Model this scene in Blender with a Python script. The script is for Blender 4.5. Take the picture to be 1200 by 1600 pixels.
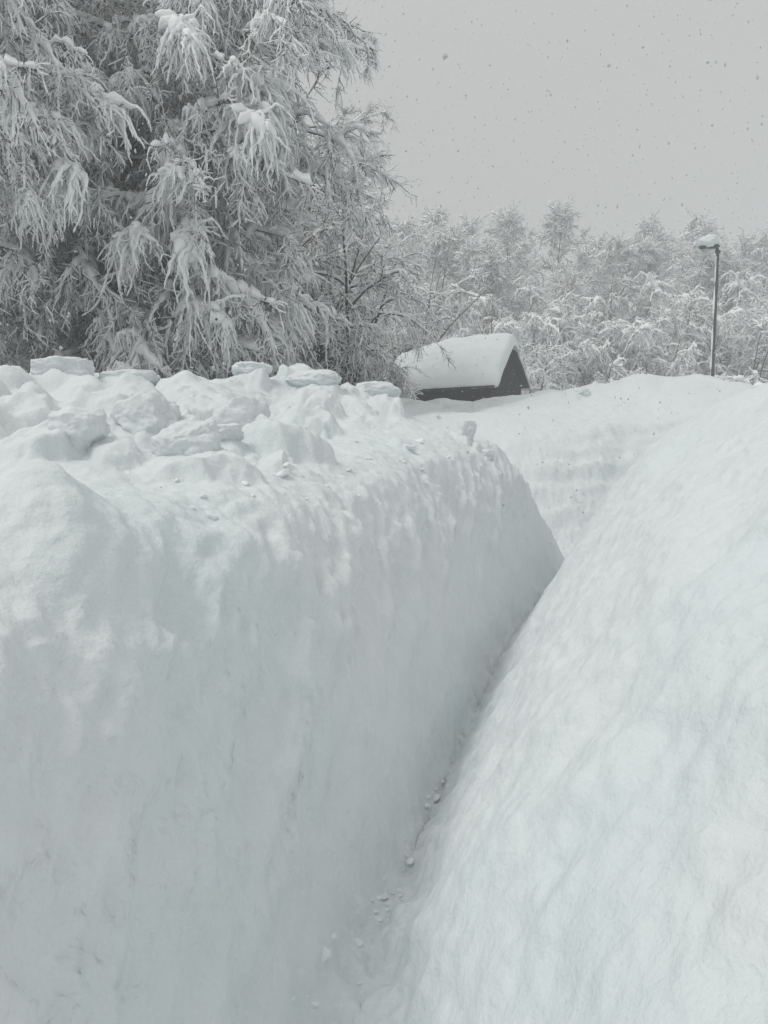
import bpy, bmesh, math, random
import numpy as np
from mathutils import Vector

R = math.radians
random.seed(7)
scn = bpy.context.scene
COL = scn.collection
for o in list(bpy.data.objects):
    bpy.data.objects.remove(o)

# ------------------------------------------------------------------ camera
PITCH = R(7.6)
CAM_Z = 1.6
cam_d = bpy.data.cameras.new('camera')
cam = bpy.data.objects.new('camera', cam_d)
COL.objects.link(cam)
cam.location = (0, 0, CAM_Z)
cam.rotation_euler = (R(90) - PITCH, 0, 0)
cam_d.sensor_fit = 'VERTICAL'
cam_d.sensor_height = 36
cam_d.lens = 27
cam_d.clip_start = 0.05
cam_d.clip_end = 1000
scn.camera = cam

# ------------------------------------------------------------------ overcast sky
SUN_EL, SUN_AZ = R(57), R(-105)          # azimuth from +Y towards +X
world = bpy.data.worlds.new('World')
scn.world = world
world.use_nodes = True
wn, wl = world.node_tree.nodes, world.node_tree.links
wn.clear()
w_out = wn.new('ShaderNodeOutputWorld')
sky_n = wn.new('ShaderNodeTexSky')
sky_n.sky_type = 'NISHITA'
sky_n.sun_disc = False
sky_n.sun_elevation = SUN_EL
sky_n.sun_rotation = SUN_AZ
sky_n.dust_density = 6.0
hs = wn.new('ShaderNodeHueSaturation')
hs.inputs['Saturation'].default_value = 0.12
bg_sky = wn.new('ShaderNodeBackground')
bg_sky.inputs['Strength'].default_value = 0.05
bg_cloud = wn.new('ShaderNodeBackground')           # the even grey cloud deck
bg_cloud.inputs['Color'].default_value = (0.493, 0.502, 0.498, 1)
bg_cloud.inputs['Strength'].default_value = 1.0
w_geo = wn.new('ShaderNodeNewGeometry')
w_sep = wn.new('ShaderNodeSeparateXYZ')
w_pow = wn.new('ShaderNodeMath'); w_pow.operation = 'MULTIPLY'
w_mad = wn.new('ShaderNodeMath'); w_mad.operation = 'MULTIPLY_ADD'
w_mad.inputs[1].default_value = 0.35
w_mad.inputs[2].default_value = 0.97
wl.new(w_geo.outputs['Incoming'], w_sep.inputs[0])
wl.new(w_sep.outputs['Z'], w_pow.inputs[0]); wl.new(w_sep.outputs['Z'], w_pow.inputs[1])
wl.new(w_pow.outputs[0], w_mad.inputs[0])
w_nz = wn.new('ShaderNodeTexNoise'); w_nz.inputs['Scale'].default_value = 2.2; w_nz.inputs['Detail'].default_value = 3
w_add = wn.new('ShaderNodeMath'); w_add.operation = 'MULTIPLY_ADD'; w_add.inputs[1].default_value = 0.10
w_sub = wn.new('ShaderNodeMath'); w_sub.operation = 'SUBTRACT'; w_sub.inputs[1].default_value = 0.05
wl.new(w_geo.outputs['Incoming'], w_nz.inputs['Vector'])
wl.new(w_nz.outputs['Fac'], w_add.inputs[0]); wl.new(w_mad.outputs[0], w_add.inputs[2])
wl.new(w_add.outputs[0], w_sub.inputs[0]); wl.new(w_sub.outputs[0], bg_cloud.inputs['Strength'])
w_mix = wn.new('ShaderNodeMixShader')
w_mix.inputs[0].default_value = 0.92
wl.new(sky_n.outputs[0], hs.inputs['Color'])
wl.new(hs.outputs[0], bg_sky.inputs['Color'])
wl.new(bg_sky.outputs[0], w_mix.inputs[1])
wl.new(bg_cloud.outputs[0], w_mix.inputs[2])
wl.new(w_mix.outputs[0], w_out.inputs['Surface'])

sun_d = bpy.data.lights.new('sun', 'SUN')
sun_d.energy = 1.38
sun_d.angle = R(25)
sun_d.color = (1.0, 0.985, 0.96)
sun = bpy.data.objects.new('sun', sun_d)
COL.objects.link(sun)
sd = Vector((math.sin(SUN_AZ) * math.cos(SUN_EL), math.cos(SUN_AZ) * math.cos(SUN_EL), math.sin(SUN_EL)))
sun.rotation_euler = sd.to_track_quat('Z', 'Y').to_euler()
sun.location = (-10, -12, 30)

vs = scn.view_settings
vs.view_transform = 'Standard'
vs.look = 'None'
vs.exposure = 0.14
vs.gamma = 1.0
vs.use_curve_mapping = False
scn.cycles.max_bounces = 12
scn.cycles.diffuse_bounces = 6
scn.cycles.volume_bounces = 2
scn.cycles.caustics_reflective = False
scn.cycles.caustics_refractive = False


# ------------------------------------------------------------------ noise and small helpers
_prm = np.random.RandomState(11).permutation(256)
_prm = np.concatenate([_prm, _prm, _prm])
_grd = np.random.RandomState(5).normal(size=(256, 3))
_grd /= np.linalg.norm(_grd, axis=1)[:, None]


def pn(x, y, z=0.0):
    """gradient noise, about -1..1, on arrays"""
    x, y, z = np.broadcast_arrays(np.asarray(x, float), np.asarray(y, float), np.asarray(z, float))
    xi, yi, zi = np.floor(x).astype(int), np.floor(y).astype(int), np.floor(z).astype(int)
    xf, yf, zf = x - xi, y - yi, z - zi
    u, v, w = [t * t * t * (t * (t * 6 - 15) + 10) for t in (xf, yf, zf)]
    xi &= 255; yi &= 255; zi &= 255

    def g(a, b, c):
        h = _prm[_prm[_prm[(xi + a) & 255] + ((yi + b) & 255)] + ((zi + c) & 255)]
        q = _grd[h]
        return q[..., 0] * (xf - a) + q[..., 1] * (yf - b) + q[..., 2] * (zf - c)
    x00 = g(0, 0, 0) * (1 - u) + g(1, 0, 0) * u
    x10 = g(0, 1, 0) * (1 - u) + g(1, 1, 0) * u
    x01 = g(0, 0, 1) * (1 - u) + g(1, 0, 1) * u
    x11 = g(0, 1, 1) * (1 - u) + g(1, 1, 1) * u
    return 1.6 * ((x00 * (1 - v) + x10 * v) * (1 - w) + (x01 * (1 - v) + x11 * v) * w)


def fbm(x, y, z=0.0, o=4, gain=0.5):
    t, a, f = 0.0, 1.0, 1.0
    for i in range(o):
        t = t + a * pn(x * f + 17.3 * i, y * f + 5.1 * i, np.asarray(z) * f + 9.7 * i)
        a *= gain
        f *= 2.03
    return t


def sstep(x, a, b):
    t = np.clip((x - a) / (b - a), 0, 1)
    return t * t * (3 - 2 * t)


def curve(pts, n=600, blur=0.05):
    """smooth table lookup through control points"""
    p = np.array(pts, float)
    xs = np.linspace(p[0, 0], p[-1, 0], n)
    ys = np.interp(xs, p[:, 0], p[:, 1])
    k = max(1, int(blur / (xs[1] - xs[0])))
    ker = np.hanning(2 * k + 3)
    ker /= ker.sum()
    pad = np.concatenate([2 * ys[0] - ys[1:k + 2][::-1], ys, 2 * ys[-1] - ys[-k - 2:-1][::-1]])
    ys = np.convolve(pad, ker, 'valid')
    return lambda d: np.interp(d, xs, ys)


def tag(o, label=None, cat=None, group=None, kind=None):
    if label: o['label'] = label
    if cat: o['category'] = cat
    if group: o['group'] = group
    if kind: o['kind'] = kind
    return o


def mesh_np(name, V, F, smooth=True):
    """V (n,3), F (m,4) or (m,3) index arrays"""
    V = np.asarray(V, np.float32); F = np.asarray(F, np.int32)
    me = bpy.data.meshes.new(name)
    k = F.shape[1]
    me.vertices.add(len(V)); me.vertices.foreach_set('co', V.ravel())
    me.loops.add(F.size); me.loops.foreach_set('vertex_index', F.ravel())
    me.polygons.add(len(F))
    me.polygons.foreach_set('loop_start', np.arange(0, F.size, k, dtype=np.int32))
    me.polygons.foreach_set('use_smooth', np.full(len(F), smooth))
    me.update(calc_edges=True)
    me.validate()
    return me


def obj(name, me, mat=None, parent=None, loc=None):
    o = bpy.data.objects.new(name, me)
    COL.objects.link(o)
    if mat and me and not me.materials:
        me.materials.append(mat)
    if parent: o.parent = parent
    if loc is not None: o.location = loc
    return o


def empty(name, loc=(0, 0, 0), rz=0.0):
    o = bpy.data.objects.new(name, None)
    COL.objects.link(o)
    o.location = loc
    o.rotation_euler = (0, 0, rz)
    o.empty_display_size = 0.3
    return o


def copy_tree(o, parent=None):
    c = o.copy()
    COL.objects.link(c)
    c.parent = parent
    for ch in [k for k in o.children]:
        copy_tree(ch, c)
    return c


# ------------------------------------------------------------------ materials
def new_mat(name):
    m = bpy.data.materials.new(name)
    m.use_nodes = True
    nt = m.node_tree
    b = nt.nodes['Principled BSDF']
    return m, nt, b


def noise_n(nt, scale, detail=3, rough=0.55, vec=None):
    n = nt.nodes.new('ShaderNodeTexNoise')
    n.inputs['Scale'].default_value = scale
    n.inputs['Detail'].default_value = detail
    n.inputs['Roughness'].default_value = rough
    if vec is not None: nt.links.new(vec, n.inputs['Vector'])
    return n


def ramp_n(nt, fac, stops):
    r = nt.nodes.new('ShaderNodeValToRGB')
    while len(r.color_ramp.elements) < len(stops): r.color_ramp.elements.new(0.5)
    for e, (p, c) in zip(r.color_ramp.elements, stops):
        e.position = p; e.color = (*c, 1)
    nt.links.new(fac, r.inputs[0])
    return r


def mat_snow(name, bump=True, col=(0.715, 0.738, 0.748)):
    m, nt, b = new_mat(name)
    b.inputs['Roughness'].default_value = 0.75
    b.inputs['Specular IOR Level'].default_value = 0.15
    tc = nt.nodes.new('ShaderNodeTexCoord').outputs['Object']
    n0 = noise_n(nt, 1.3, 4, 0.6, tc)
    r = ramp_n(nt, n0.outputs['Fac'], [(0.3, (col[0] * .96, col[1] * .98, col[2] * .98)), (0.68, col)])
    light_tint = ramp_n(nt, noise_n(nt, 0.8, 2, 0.5, tc).outputs['Fac'], [(0.5, (0, 0, 0)), (0.68, (1, 1, 1))])   # faint blue-green tint in the colour, standing for light through the snow
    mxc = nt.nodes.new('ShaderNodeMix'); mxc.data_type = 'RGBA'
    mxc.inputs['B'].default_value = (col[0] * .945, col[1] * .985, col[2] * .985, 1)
    nt.links.new(light_tint.outputs[0], mxc.inputs['Factor'])
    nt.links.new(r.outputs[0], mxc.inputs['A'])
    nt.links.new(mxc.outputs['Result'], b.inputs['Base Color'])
    if bump:
        prev = None
        for sc, dist, st in ((9, 0.03, 0.35), (30, 0.012, 0.5), (95, 0.005, 0.45)):
            n = noise_n(nt, sc, 3, 0.6, tc)
            bp = nt.nodes.new('ShaderNodeBump')
            bp.inputs['Strength'].default_value = st
            bp.inputs['Distance'].default_value = dist
            nt.links.new(n.outputs['Fac'], bp.inputs['Height'])
            if prev: nt.links.new(prev.outputs[0], bp.inputs['Normal'])
            prev = bp
        nt.links.new(prev.outputs[0], b.inputs['Normal'])
    return m


def mat_plain(name, c1, c2, scale, rough=0.8, metal=0.0, stretch=None, bump=0.0):
    m, nt, b = new_mat(name)
    b.inputs['Roughness'].default_value = rough
    b.inputs['Metallic'].default_value = metal
    b.inputs['Specular IOR Level'].default_value = 0.25
    tc = nt.nodes.new('ShaderNodeTexCoord').outputs['Object']
    if stretch:
        mp = nt.nodes.new('ShaderNodeMapping')
        mp.inputs['Scale'].default_value = stretch
        nt.links.new(tc, mp.inputs['Vector'])
        tc = mp.outputs[0]
    n = noise_n(nt, scale, 4, 0.6, tc)
    r = ramp_n(nt, n.outputs['Fac'], [(0.3, c1), (0.7, c2)])
    nt.links.new(r.outputs[0], b.inputs['Base Color'])
    if bump:
        bp = nt.nodes.new('ShaderNodeBump')
        bp.inputs['Strength'].default_value = bump
        bp.inputs['Distance'].default_value = 0.02
        nt.links.new(n.outputs['Fac'], bp.inputs['Height'])
        nt.links.new(bp.outputs[0], b.inputs['Normal'])
    return m


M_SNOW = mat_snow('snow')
M_TSNOW, _nt, _b = new_mat('clinging_snow')
_nt.nodes.remove(_b)
_df, _tl, _mx = _nt.nodes.new('ShaderNodeBsdfDiffuse'), _nt.nodes.new('ShaderNodeBsdfTranslucent'), _nt.nodes.new('ShaderNodeMixShader')
_nz = noise_n(_nt, 2.5, 2, 0.5, _nt.nodes.new('ShaderNodeTexCoord').outputs['Object'])
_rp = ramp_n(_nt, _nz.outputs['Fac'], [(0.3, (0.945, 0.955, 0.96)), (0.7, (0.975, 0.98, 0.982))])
_nt.links.new(_rp.outputs[0], _df.inputs['Color']); _nt.links.new(_rp.outputs[0], _tl.inputs['Color'])
_mx.inputs[0].default_value = 0.10
_nt.links.new(_df.outputs[0], _mx.inputs[1]); _nt.links.new(_tl.outputs[0], _mx.inputs[2])
_nt.links.new(_mx.outputs[0], _nt.nodes['Material Output'].inputs['Surface'])
M_BARK = mat_plain('wet_bark', (0.035, 0.033, 0.032), (0.085, 0.08, 0.076), 6, 0.85, bump=0.4)
M_TWIG = mat_plain('twig_bark', (0.03, 0.028, 0.027), (0.08, 0.074, 0.07), 3, 0.85)
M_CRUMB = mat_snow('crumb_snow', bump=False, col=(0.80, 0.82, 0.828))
M_WOOD = mat_plain('dark_boards', (0.004, 0.004, 0.0045), (0.012, 0.0115, 0.0125), 7, 0.8, stretch=(1, 1, 0.15), bump=0.3)
M_ROOF = mat_plain('roof_sheet', (0.02, 0.02, 0.022), (0.045, 0.045, 0.047), 4, 0.5)
M_POLE = mat_plain('galvanised_pole', (0.03, 0.033, 0.033), (0.075, 0.08, 0.08), 5, 0.5, 0.4)
M_LAMP = mat_plain('lamp_housing', (0.03, 0.03, 0.032), (0.06, 0.06, 0.062), 8, 0.5)
M_GLASS = mat_plain('lamp_glass', (0.3, 0.31, 0.31), (0.4, 0.41, 0.41), 8, 0.2)
M_FLAKE = mat_plain('flake', (0.46, 0.47, 0.48), (0.56, 0.57, 0.58), 2, 0.9)

# ------------------------------------------------------------------ the snow: banks cut by a shovelled trench
MAIN = np.array([(-.42, -6), (-.34, -2), (-.25, 0), (-.16, 1.2), (-.05, 1.95), (.24, 2.96), (.73, 4.55), (1.22, 5.85), (1.62, 6.75)])
CROSS = np.array([(-14, 12.0), (-5, 9.6), (-2.0, 8.5), (0.0, 7.5), (1.3, 7.02), (2.5, 7.28), (4.0, 8.0), (8, 9.2), (16, 10.2)])


def smooth_line(P, n=160):
    """Catmull-Rom through the points"""
    P = np.vstack([2 * P[0] - P[1], P, 2 * P[-1] - P[-2]])
    out = []
    m = max(2, n // (len(P) - 3))
    for i in range(1, len(P) - 2):
        t = np.linspace(0, 1, m, endpoint=False)[:, None]
        a, b, c, d = P[i - 1], P[i], P[i + 1], P[i + 2]
        out.append(0.5 * (2 * b + (c - a) * t + (2 * a - 5 * b + 4 * c - d) * t * t + (3 * b - a - 3 * c + d) * t ** 3))
    out.append(P[-2][None])
    return np.vstack(out)


MAIN_S, CROSS_S = smooth_line(MAIN, 64), smooth_line(CROSS, 64)


def line_dist(X, Y, L):
    """signed distance (right of travel positive) and arc length"""
    best = np.full(X.shape, 1e9)
    sgn = np.zeros(X.shape)
    arc = np.zeros(X.shape)
    s0 = 0.0
    for i in range(len(L) - 1):
        a, e = L[i], L[i + 1] - L[i]
        ln = math.hypot(*e)
        u = e / ln
        tx, ty = X - a[0], Y - a[1]
        t = tx * u[0] + ty * u[1]
        if i == 0: tc_ = np.minimum(t, ln)
        elif i == len(L) - 2: tc_ = np.maximum(t, 0)
        else: tc_ = np.clip(t, 0, ln)
        dx, dy = tx - tc_ * u[0], ty - tc_ * u[1]
        d2 = dx * dx + dy * dy
        m = d2 < best
        best = np.where(m, d2, best)
        sgn = np.where(m, np.sign(tx * u[1] - ty * u[0]), sgn)
        arc = np.where(m, s0 + tc_, arc)
        s0 += ln
    return np.sqrt(best) * np.where(sgn == 0, 1, sgn), arc


Z_LEFT = curve([(-.1, 0), (.0, .02), (.12, .46), (.27, .92), (.43, 1.18), (.66, 1.29), (1.1, 1.34), (2, 1.48), (3, 1.53), (5, 1.54), (8, 1.45), (12, 1.2), (20, 1.0)], 2000, .07)
Z_RIGHT = curve([(-.1, 0), (.0, .0), (.06, .12), (.14, .27), (.4, .66), (.75, 1.06), (1.2, 1.45), (1.7, 1.78), (2.5, 2.1), (4, 2.27), (7, 1.95), (12, 1.2), (20, 1.0)], 2000, .09)
Z_RIGHT2 = curve([(-.1, 0), (.0, .0), (.06, .08), (.14, .22), (.4, .78), (.75, 1.26), (1.2, 1.55), (1.7, 1.73), (2.5, 1.92), (4, 2.1), (7, 1.95), (12, 1.2), (20, 1.0)], 2000, .09)
Z_NEAR = curve([(-.1, 0), (.0, .02), (.25, .62), (.5, 1.15), (.8, 1.5), (2, 2.2), (4, 2.9), (20, 8)], 2000, .12)
Z_FAR = curve([(-.1, 0), (.0, .02), (.25, .25), (.9, .9), (1.25, 1.12), (2, 1.25), (3.3, 1.48), (4.4, 1.62), (5.5, 1.58), (8, 1.25), (12, 1.05), (30, 1.0)], 2000, .2)


def smin(a, b, k):
    h = np.clip(0.5 + 0.5 * (b - a) / k, 0, 1)
    return b * (1 - h) + a * h - k * h * (1 - h)


CHUNKS = []     # (x, y, half sizes, height, turn, tilt): clods that have grown together in the heap
BUMPS = []      # (x, y, radius x, radius y, height): drifts and dents with a place of their own


def height(X, Y, fine=True):
    X = np.atleast_1d(np.asarray(X, float)); Y = np.atleast_1d(np.asarray(Y, float))
    dm, sm = line_dist(X, Y, MAIN_S)
    dc, sc_ = line_dist(X, Y, CROSS_S)
    dc = -dc                                     # beyond the cross trench is positive
    wob = 0.05 * fbm(X * 1.1, Y * 1.1, 3.3, 2)
    half = np.interp(Y, [0, 1.3, 1.9, 2.6, 7], [.17, .14, .09, .02, .02])
    floor = np.interp(Y, [0, 2, 6, 7.5, 9], [0, .04, .12, .14, .3])
    # the shovelled face: long slanting cuts
    cut = 0.034 * fbm(sm * 2.6 + dm * 2.2, dm * 6 - sm * 2.0, 8.1, 4) + 0.006 * pn(sm * 12 + dm * 9, dm * 24 - sm * 10, 1.7) + 0.0 * pn(sm * 26 + dm * 15, dm * 44 - sm * 22, 4.7)
    dl = np.maximum(-dm - half, -.1) + wob * sstep(-dm, .5, 1.2) + cut * sstep(-dm, .12, .4) * (1 - .6 * sstep(-dm, 1.0, 1.6)) + .05 * np.abs(pn(sm * 2.8, 3.0, 1.0)) * sstep(-dm, .4, .6) * (1 - sstep(-dm, .9, 1.3))
    dr = np.maximum(dm - half, -.1) + wob * sstep(dm, .2, .8) + .03 * fbm(sm * 3.1, dm * 3.1, 2.4, 3) * sstep(dm, .03, .15) * (1 - .7 * sstep(dm, .6, 1.2))
    zl = Z_LEFT(dl)
    zl = zl + .16 * np.exp(-((Y - 5.6) / 1.25) ** 2) * sstep(dl, .9, 2.1)
    # heaped, lumpy top of the left bank
    heap = sstep(dl, .75, 1.3) * sstep(Y, 1.5, 3.2)
    wx, wy = X + .25 * pn(X * 1.3, Y * 1.3, 9.1), Y + .25 * pn(X * 1.3 + 7, Y * 1.3, 4.1)
    lump = np.abs(pn(wx * 1.5 + 4, wy * 1.5, 2.2)) * .16 + np.maximum(pn(wx * 3.4, wy * 3.4 + 3, 5.2), 0) * .10
    lump = lump + np.maximum(pn(wx * 8, wy * 8, 3.2) - .1, 0) * .05
    zl = zl + heap * (lump - .05)
    bend = sstep(Y, 3.6, 5.6)
    zr = Z_RIGHT(dr) * (1 - bend) + Z_RIGHT2(dr) * bend + sstep(dr, .3, 1.0) * (.05 * fbm(X * 1.7, Y * 1.7, 6.6, 2))
    hm = np.where(dm < 0, zl, zr)
    lay = .05 * pn(X * .9, Z_FAR(np.maximum(dc, 0)) * 9.0, 3.0) + .03 * pn(X * 3, Z_FAR(np.maximum(dc, 0)) * 20, 1.0)
    zn = Z_NEAR(np.maximum(-dc - .05, -.1) + wob * .6)
    zf = Z_FAR(np.maximum(dc - .05, -.1) + lay * sstep(dc, .1, .4) * (1 - sstep(dc, 1.2, 2.0)))
    zf = zf + sstep(dc, 1.4, 3) * (np.abs(pn(X * 1.3 + 2, Y * 1.3, 7.7)) * .16 - .05) * (1 - sstep(dc, 6, 10))
    k = .34 * np.clip(np.minimum(hm, zn) / .6, .02, 1)
    near = smin(hm, zn, k)
    z = floor + np.where(dc < 0, near, zf)
    for bx, by, rx, ry, hh in BUMPS:
        z = z + hh * np.exp(-(((X - bx) / rx) ** 2 + ((Y - by) / ry) ** 2) ** 1.0)
    if CHUNKS:
        qx = X + .035 * fbm(X * 7, Y * 7, 6.2, 3, .6)
        qy = Y + .035 * fbm(X * 7 + 31, Y * 7, 2.2, 3, .6)
        heap_c = np.zeros(X.shape)
        for cx, cy, ax, ay, hh, rot, tx, ty in CHUNKS:
            sel = (np.abs(X - cx) < 1.5 * max(ax, ay)) & (np.abs(Y - cy) < 1.5 * max(ax, ay))
            if not sel.any(): continue
            u = ((qx[sel] - cx) * math.cos(rot) + (qy[sel] - cy) * math.sin(rot)) / ax
            v = (-(qx[sel] - cx) * math.sin(rot) + (qy[sel] - cy) * math.cos(rot)) / ay
            r_ = (np.abs(u) ** 3.2 + np.abs(v) ** 3.2) ** (1 / 3.2)
            heap_c[sel] = np.maximum(heap_c[sel], (1 - sstep(r_, .55, 1.1)) * np.maximum(hh * (1 + tx * u + ty * v), 0))
        z = z + heap_c
    far = sstep(np.hypot(X, Y), 14, 26)
    z = z + far * .25 * fbm(X * .07, Y * .07, 1.1, 3)
    if fine:
        on = 1 - far
        left_wall = sstep(-dm, .1, .3) * (1 - sstep(-dm, .8, 1.2))
        z = z + on * (.014 * fbm(X * 3.6, Y * 3.6, z * 3.6, 3) + .005 * fbm(X * 15, Y * 15, z * 15, 3))
        rough_ = sstep(dm, .15, .5) + .6 * sstep(-dm, .7, 1.0)
        z = z + on * np.clip(rough_, 0, 1) * (.010 * np.maximum(pn(X * 6.5 + 3, Y * 6.5, z * 6.5), -.2) + .004 * pn(X * 13 + 3, Y * 13, z * 13))
        flo = (1 - sstep(np.abs(dm), half + .02, half + .22)) * on
        z = z + flo * (.035 * np.abs(pn(X * 11, Y * 11, 4.4)) + .018 * np.abs(pn(X * 27, Y * 27, 1.4)))
    return z


def ray(px, py):
    """direction of a pixel of the 1200 x 1600 photograph"""
    dx, dz = (px - 600) / 1200, (800 - py) / 1200
    return np.array([dx, math.cos(PITCH) + dz * math.sin(PITCH), -math.sin(PITCH) + dz * math.cos(PITCH)])


def at(px, py, Y):
    d = ray(px, py)
    return np.array([0, 0, CAM_Z]) + d * (Y / d[1])


def on_snow(px, py):
    """where that line of sight meets the snow"""
    d = ray(px, py)
    t = np.concatenate([np.arange(.5, 9, .01), np.arange(9, 30, .05)])
    P = np.array([0, 0, CAM_Z]) + d[None] * t[:, None]
    below = P[:, 2] < height(P[:, 0], P[:, 1])
    i = int(np.argmax(below)) if below.any() else len(t) - 1
    return P[i]


BUMPS += [
    (-.80, 1.84, .17, .20, .15),          # rounded drift at the left edge
    (-.5, 6.1, .5, .5, .13), (.0, 6.3, .35, .4, .10),
    (4.2, 10.6, 1.7, 1.0, .46),            # low drift under the lamp post
    (2.6, 11.0, .8, .6, .05),
    (1.1, 11.6, 1.5, 1.6, -.34),          # hollow through which the shed shows
]

BG = 'broken snow blocks heaped on the left bank'
BLOCKS = [
    (lambda f: f(365, 668, (.52, .36, .40), .25, 'large square grey snow slab, biggest of the heap on the bank', 'snow block', BG, 3, .75, .12, (R(-12), R(6)))),
    (lambda f: f(225, 690, (.40, .34, .32), -.3, 'rounded grey snow block wedged between the square slab and the low double lump', 'snow block', BG, 9, .55, .15, (R(-8), R(-14)))),
    (lambda f: f(290, 738, (.36, .30, .24), .5, 'bright-topped snow lump lying alone in front of the square slab', 'snow block', BG, 14, .45, .15, (R(6), R(-12)))),
    (lambda f: f(118, 708, (.30, .30, .22), .1, 'low grey snow lump above the rounded drift', 'snow block', BG, 21, .45, .2)),
    (lambda f: f(345, 705, (.26, .2, .12), .1, 'small flat snow lump lying against the foot of the square slab', 'snow block', BG, 27, .5, .2)),
    (lambda f: f(93, 596, (.50, .36, .26), .05, 'flat-topped snow block with upright sides standing on the crest under the trees', 'snow block', BG, 33, .85, .2)),
    (lambda f: f(205, 597, (.56, .36, .20), -.1, 'long low snow block on the crest beside the pointed block', 'snow block', BG, 36, .8, .2)),
    (lambda f: f(268, 592, (.42, .34, .30), .4, 'pointed snow block, highest on the crest below the big tree', 'snow block', BG, 41, .35, .2, (0, R(8)))),
    (lambda f: f(392, 598, (.40, .32, .16), .2, 'low rounded snow lump on the crest behind the square slab', 'snow block', BG, 45, .4, .25)),
    (lambda f: f(490, 606, (.55, .4, .18), 0, 'broad smooth snow hump on the crest below the drooping branches', 'snow block', BG, 48, .35, .3)),
    (lambda f: f(590, 622, (.46, .36, .2), .3, 'rounded snow hump on the crest beside the shed wall', 'snow block', BG, 52, .4, .3)),
    (lambda f: f(728, 690, (.20, .22, .28), .3, 'upright snow knob perched on the rim where the trench bends', 'snow block', BG, 57, .4, .1, (0, R(12)))),
    (lambda f: f(680, 655, (.22, .2, .14), .8, 'small snow lump just behind the upright knob', 'snow block', BG, 60, .45, .2)),
    (lambda f: f(762, 722, (.14, .14, .13), .1, 'little snow lump clinging to the rim below the upright knob', 'snow block', BG, 63, .45, .2)),
    (lambda f: f(905, 622, (.5, .36, .2), .1, 'lumpy snow chunk on the far crest between shed and lamp post', 'snow block', None, 66, .4, .3)),
    ]
BLOCK_AT = []
for put in BLOCKS:                         # where each block lies, and the snow it has pushed up round itself
    px_, py_, sz_ = put(lambda *a, **k: a[:3])
    p_ = on_snow(px_, py_)
    p_[1] += sz_[1] * .16
    BLOCK_AT.append(p_)
rc = np.random.RandomState(19)
heap_list = []
for put, p_ in zip(BLOCKS, BLOCK_AT):      # the snow pushed up against each block
    sx_, sy_, sz_ = put(lambda *a, **k: a[2])
    for q in range(2):
        heap_list.append((p_[0] + rc.uniform(-.5, .5) * sx_, p_[1] + rc.uniform(-.35, .1) * sy_, sx_ * rc.uniform(.3, .55), sy_ * rc.uniform(.3, .5), sz_ * rc.uniform(.15, .36),
                       rc.uniform(0, 3), rc.uniform(-.5, .5), rc.uniform(-.6, .3)))
for k in range(46):                        # clods of the heap itself
    px_, py_ = rc.uniform(-40, 640), rc.uniform(585, 745)
    if py_ > 745 - .11 * abs(px_ - 250) and px_ > 430: continue
    p_ = on_snow(px_, py_)
    if not 2.6 < p_[1] < 8: continue
    a_ = rc.choice([.05, .07, .1, .16]) * rc.uniform(.8, 1.3)
    heap_list.append((p_[0], p_[1], a_ * rc.uniform(.8, 1.4), a_, a_ * rc.uniform(.3, .7), rc.uniform(0, 3), rc.uniform(-.6, .6), rc.uniform(-.7, .4)))
for px_, py_, d_, r_ in ((1040, 1140, .03, .05), (1110, 870, .03, .06), (880, 1330, .02, .05), (1150, 1560, .03, .05), (1010, 1380, .02, .05), (1060, 700, .05, .12), (930, 1130, .02, .06), (1150, 1010, .03, .07)):
    p_ = on_snow(px_, py_)
    BUMPS.append((p_[0], p_[1], r_ * 1.3, r_, -d_))
CHUNKS += heap_list


def axis(lo, hi, core0, core1, fine_s, grow, top):
    """coordinates that are dense between core0 and core1 and widen away from it"""
    a = list(np.arange(core0, core1, fine_s))
    s, v = fine_s, a[-1]
    while v < hi:
        s = min(s * grow, top); v += s; a.append(v)
    s, v, b = fine_s, core0, []
    while v > lo:
        s = min(s * grow, top); v -= s; b.append(v)
    return np.array(b[::-1] + a)


xs = axis(-140, 140, -1.15, 1.45, .009, 1.022, 8)
ya = [0.7]
while ya[-1] < 10: ya.append(ya[-1] + max(.0145, .0056 * ya[-1]))
s = ya[-1] - ya[-2]
while ya[-1] < 190:
    s = min(s * 1.07, 8); ya.append(ya[-1] + s)
yb, s, v = [], .012, .7
while v > -30:
    s = min(s * 1.12, 5); v -= s; yb.append(v)
ys = np.array(yb[::-1] + ya)
GX, GY = np.meshgrid(xs, ys)
GZ = height(GX, GY)
nx, ny = len(xs), len(ys)
V = np.stack([GX, GY, GZ], -1).reshape(-1, 3)
ii = (np.arange(ny - 1)[:, None] * nx + np.arange(nx - 1)[None]).ravel()
F = np.stack([ii, ii + 1, ii + nx + 1, ii + nx], 1)
# vertex normals of the whole sheet, so that the pieces shade as one


def sheet_normals(S):
    du, dv = np.gradient(S, axis=1), np.gradient(S, axis=0)
    n_ = np.cross(du, dv)
    return n_ / np.linalg.norm(n_, axis=2)[..., None]


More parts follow.
